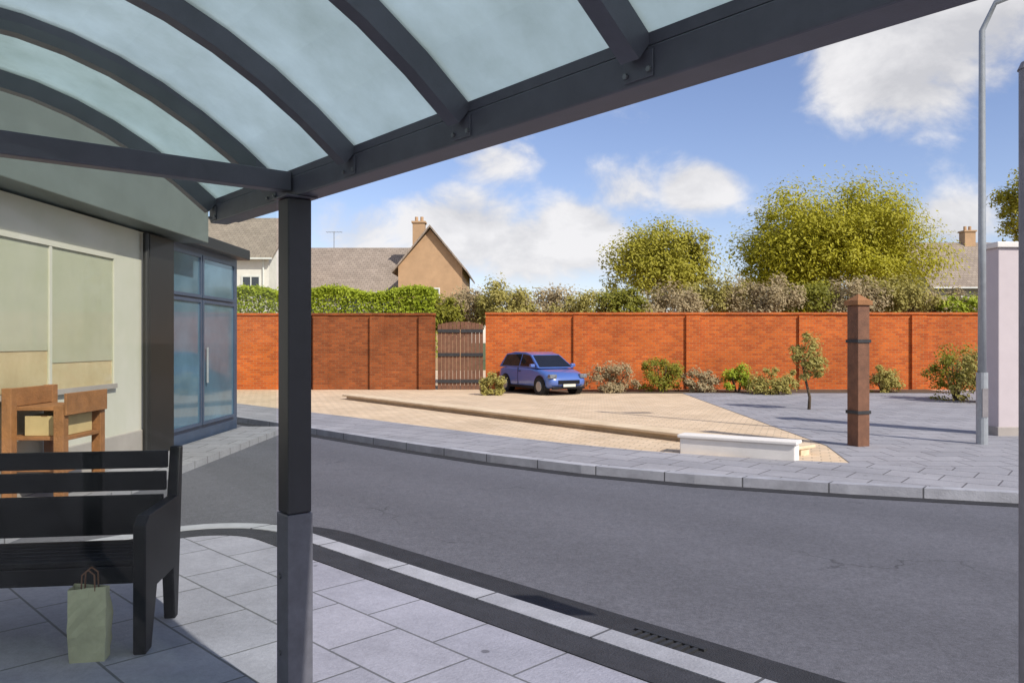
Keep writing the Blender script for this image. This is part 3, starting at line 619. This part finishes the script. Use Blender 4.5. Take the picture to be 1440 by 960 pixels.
back=[(608,30,1.3,3.9,'lf_dark','dark olive shrub over the timber gate'),(655,31,1.2,3.9,'lf_brown','brown shrub peering over the gate right side'),(708,30,1.3,4.2,'lf_shrub','olive shrub above the wall over the blue car'),
 (765,31,1.3,4.0,'lf_brown','brownish shrub above the wall right of the car'),(822,30,1.2,3.8,'lf_shrub','lower olive shrub left of the smaller tree'),
 (880,29.5,1.1,3.9,'lf_dark','dark shrub beneath the smaller tree'),(945,30,1.4,3.9,'lf_brown','russet shrub beneath the right of the smaller tree'),(1010,31,1.3,4.4,'lf_shrub','yellow-olive shrub between the two trees'),
 (1075,30,1.4,4.3,'lf_brown','brown shrub under the left of the large tree'),(1140,30.5,1.4,4.2,'lf_dark','dark-leaved shrub under the large tree'),(1205,30,1.3,4.3,'lf_brown','tan shrub behind the gate post'),
 (1265,30,1.4,4.2,'lf_shrub','olive shrub under the right of the large tree'),(1318,30.5,1.2,4.0,'lf_brown','brown shrub in front of the grey house'),(1352,29.5,.9,3.6,'lf_hedge','bright yellow-green shrub near the lamp column'),(1400,31,1.4,4.0,'lf_shrub','olive shrub behind the white pillar')]
for i,(x,Y,r,h,m,lab) in enumerate(back):
    h*=.97; shrub('shrub',lab,(GX(x,Y),Y,h-1.9),(r,r,1.0),6500,.065,M[m],200+i,G2)
    
# ------------------------------------------------------------------ trees
tree('broad_tree','largest olive-green rounded tree behind the orange wall','tree',(GX(1176,41),41,0),10,5.6,(4.9,4.2,4.3),60000,.09,M['lf_tree'],.28,11,'trees behind the wall')
tree('round_tree','smaller olive tree left of the largest one','tree',(GX(930,38),38,0),7,5.0,(2.5,2.2,2.25),20000,.08,M['lf_tree2'],.18,12,'trees behind the wall')
tree('street_tree','tree partly hidden by the pole at the right edge','tree',(GX(1456,33),33,0),8,6.9,(1.7,1.7,2.0),9000,.08,M['lf_tree2'],.12,13)
for i,(x,Y,r,h,lab) in enumerate(((1330,60,3.2,5.4,'distant tree right of the largest tree'),(770,70,3.6,4.2,'distant low tree over the middle of the wall'),(1050,62,3.0,6.2,'distant tree filling the gap between the two nearer trees'),(840,66,3.0,4.2,'distant tree left of the smaller olive tree'))):
    tree('background_tree',lab,'tree',(GX(x,Y),Y,0),h,h*.62,(r,r,h*.42),9000,.11,M['lf_tree2' if i%2 else 'lf_brown'],.16,30+i,'distant trees behind the wall')
# ------------------------------------------------------------------ houses
def house(label,x0,x1,Y,dep,eave,ridge,mw,wins,axis='x',chim=None):
    t=thing('house',label,'house',((x0+x1)/2,Y,0)); hw=(x1-x0)/2
    bm=B(); box(bm,(-hw,0,-.13),(hw,dep,eave))
    if axis=='y':
        a=[bm.verts.new(v) for v in ((-hw,0,eave+.001),(hw,0,eave+.001),(0,0,ridge-.1))]; b=[bm.verts.new(v) for v in ((-hw,dep,eave+.001),(hw,dep,eave+.001),(0,dep,ridge-.1))]
        bm.faces.new(a); bm.faces.new(b[::-1])
    else:
        for s in (-hw,hw):
            bm.faces.new([bm.verts.new(v) for v in ((s,0,eave+.001),(s,dep,eave+.001),(s,dep/2,ridge-.1))])
    link('wall',bm,mw,t)
    bm=B(); o=.35
    if axis=='x':
        k=(ridge-eave)/(dep/2)
        for s in (0,1):
            pts=[(-hw-o,-o,eave-o*k),(hw+o,-o,eave-o*k),(hw+o,dep/2,ridge),(-hw-o,dep/2,ridge)]
            if s: pts=[(p[0],dep-p[1],p[2]) for p in pts]
            lo=[bm.verts.new(p) for p in pts]; hi=[bm.verts.new((p[0],p[1],p[2]+.14)) for p in pts]
            bm.faces.new(lo); bm.faces.new(hi)
            for i in range(4): bm.faces.new((lo[i],lo[(i+1)%4],hi[(i+1)%4],hi[i]))
    else:
        k=(ridge-eave)/hw
        for s in (-1,1):
            pts=[(s*(hw+o),-o,eave-o*k),(s*(hw+o),dep+o,eave-o*k),(0,dep+o,ridge),(0,-o,ridge)]
            lo=[bm.verts.new(p) for p in pts]; hi=[bm.verts.new((p[0],p[1],p[2]+.14)) for p in pts]
            bm.faces.new(lo); bm.faces.new(hi)
            for i in range(4): bm.faces.new((lo[i],lo[(i+1)%4],hi[(i+1)%4],hi[i]))
    bmesh.ops.recalc_face_normals(bm,faces=bm.faces)
    rf=link('roof',bm,M['tile'],t)
    if chim:
        bm=B(); box(bm,(chim-.4,dep/2-.4,ridge-.6),(chim+.4,dep/2+.4,ridge+.9)); box(bm,(chim-.47,dep/2-.47,ridge+.902),(chim+.47,dep/2+.47,ridge+1.02))
        for q in (-.18,.18): tube(bm,[(chim+q,dep/2,ridge+1.022),(chim+q,dep/2,ridge+1.35)],.11,10)
        link('chimney',bm,M['tanwall'],rf)
    if axis=='x':
        bm=B(); box(bm,(-hw-.3,-.48,eave-.30),(hw+.3,-.36,eave-.20)); link('gutter',bm,M['winframe'],rf)
        bm=B(); tube(bm,[(hw-.3,-.06,eave-.25),(hw-.3,-.06,0)],.05,8); link('downpipe',bm,M['winframe'],t)
        bm=B(); ax=-hw*.4; tube(bm,[(ax,dep/2,ridge),(ax,dep/2,ridge+1.3)],.03,6)
        for q in range(6): bar(bm,(ax-.5+q*.2,dep/2-.25,ridge+1.25),(ax-.5+q*.2,dep/2+.25,ridge+1.25),.02,.02)
        bar(bm,(ax-.55,dep/2,ridge+1.25),(ax+.6,dep/2,ridge+1.25),.03,.03); link('aerial',bm,M['galv'],rf)
    for (a,z,ww,hh) in wins:
        bm=B()
        for p,q in (((a-ww/2,-.05,z),(a-ww/2+.08,.02,z+hh)),((a+ww/2-.08,-.05,z),(a+ww/2,.02,z+hh)),((a-ww/2+.08,-.05,z+hh-.08),(a+ww/2-.08,.02,z+hh)),((a-ww/2+.08,-.05,z),(a+ww/2-.08,.02,z+.08)),((a-.03,-.045,z+.08),(a+.03,.02,z+hh-.08))): box(bm,p,q)
        f=link('window',bm,M['winframe'],t); bm=B(); box(bm,(a-ww/2+.08,-.012,z+.08),(a+ww/2-.08,-.003,z+hh-.08)); link('pane',bm,M['win'],f)
        bm=B(); box(bm,(a-ww/2-.08,-.12,z-.09),(a+ww/2+.08,-.002,z-.003)); link('sill',bm,M['winframe'],f)
    return t
HY=52
house('long brown-tiled house with low pale front behind the hedge',GX(395,HY),GX(572,HY),HY,9,5.0,8.1,M['greywall'],[(-2.4,3.3,1.3,1.2),(.4,3.3,1.3,1.2),(2.6,3.3,1.3,1.2)],'x',None)
house('tan gabled house at the right end of the brown-tiled one',GX(560,49),GX(650,49),49,9,6.2,8.6,M['tanwall'],[(0,3.6,1.2,1.3)],'y',-1.2)
house('white rendered house seen left of the shelter post',GX(250,HY-6),GX(378,HY-6),HY-6,8,6.6,9.2,M['whitewall'],[(-1,4.2,1.1,1.2),(1.6,4.2,1.1,1.2)],'x',None)
house('grey house behind the right end of the orange wall',GX(1312,56),GX(1440,56),56,8,5.6,8.9,M['greywall'],[(-1.6,3.6,1.2,1.2),(1.4,3.6,1.2,1.2)],'x',1.5)
# ------------------------------------------------------------------ lamp column and white pillar, right
LC=thing('lamp_column','slim galvanised lamp column left of the white pillar','lamp post',(GX(1381,12.6),12.6,-.09))
bm=B(); tube(bm,[(0,0,0),(0,0,1.2)],.085,14); link('base_section',bm,M['galv'],LC)
bm=B(); tube(bm,[(0,0,1.201),(0,0,3.5),(0,0,6.6),(.15,-.1,7.0),(.9,-.6,7.2)],[.06,.055,.045,.04,.035],12); link('shaft',bm,M['galv'],LC,smooth=True)
bm=B(); box(bm,(.9,-.12,7.13),(1.5,.12,7.23),Matrix.Translation((0,-.6,0))); link('lamp_head',bm,M['galv'],LC,bev=.03)
bm=B(); box(bm,(-.045,-.092,.5),(.045,-.08,.95)); link('access_door',bm,M['polegrey'],LC)
WP=thing('gate_pillar','tall white rendered pillar beside the lamp column at the right edge','pillar',(GX(1413,13.8),13.9,-.09),R(5))
bm=B(); box(bm,(-.2,-.2,-.03),(.2,.2,3.30)); link('shaft',bm,M['whitepaint'],WP,bev=.015)
bm=B(); box(bm,(-.25,-.25,3.302),(.25,.25,3.40)); link('cap',bm,M['whitewall'],WP,bev=.015)
bm=B(); box(bm,(-.23,-.23,-.02),(.23,.23,.22)); link('plinth',bm,M['greywall'],WP,bev=.01)
# ------------------------------------------------------------------ road furniture
DG=thing('drain_grate','cast iron drain grate beside the near kerb','drain',(*UV(-2.6,3.74),-.113),R(-45))
bm=B()
for k in range(8): box(bm,(-.2+k*.054,-.12,.002),(-.2+k*.054+.026,.12,.012))
box(bm,(-.23,-.15,.001),(.24,-.12,.014)); box(bm,(-.23,.12,.001),(.24,.15,.014)); link('grille',bm,M['iron'],DG)
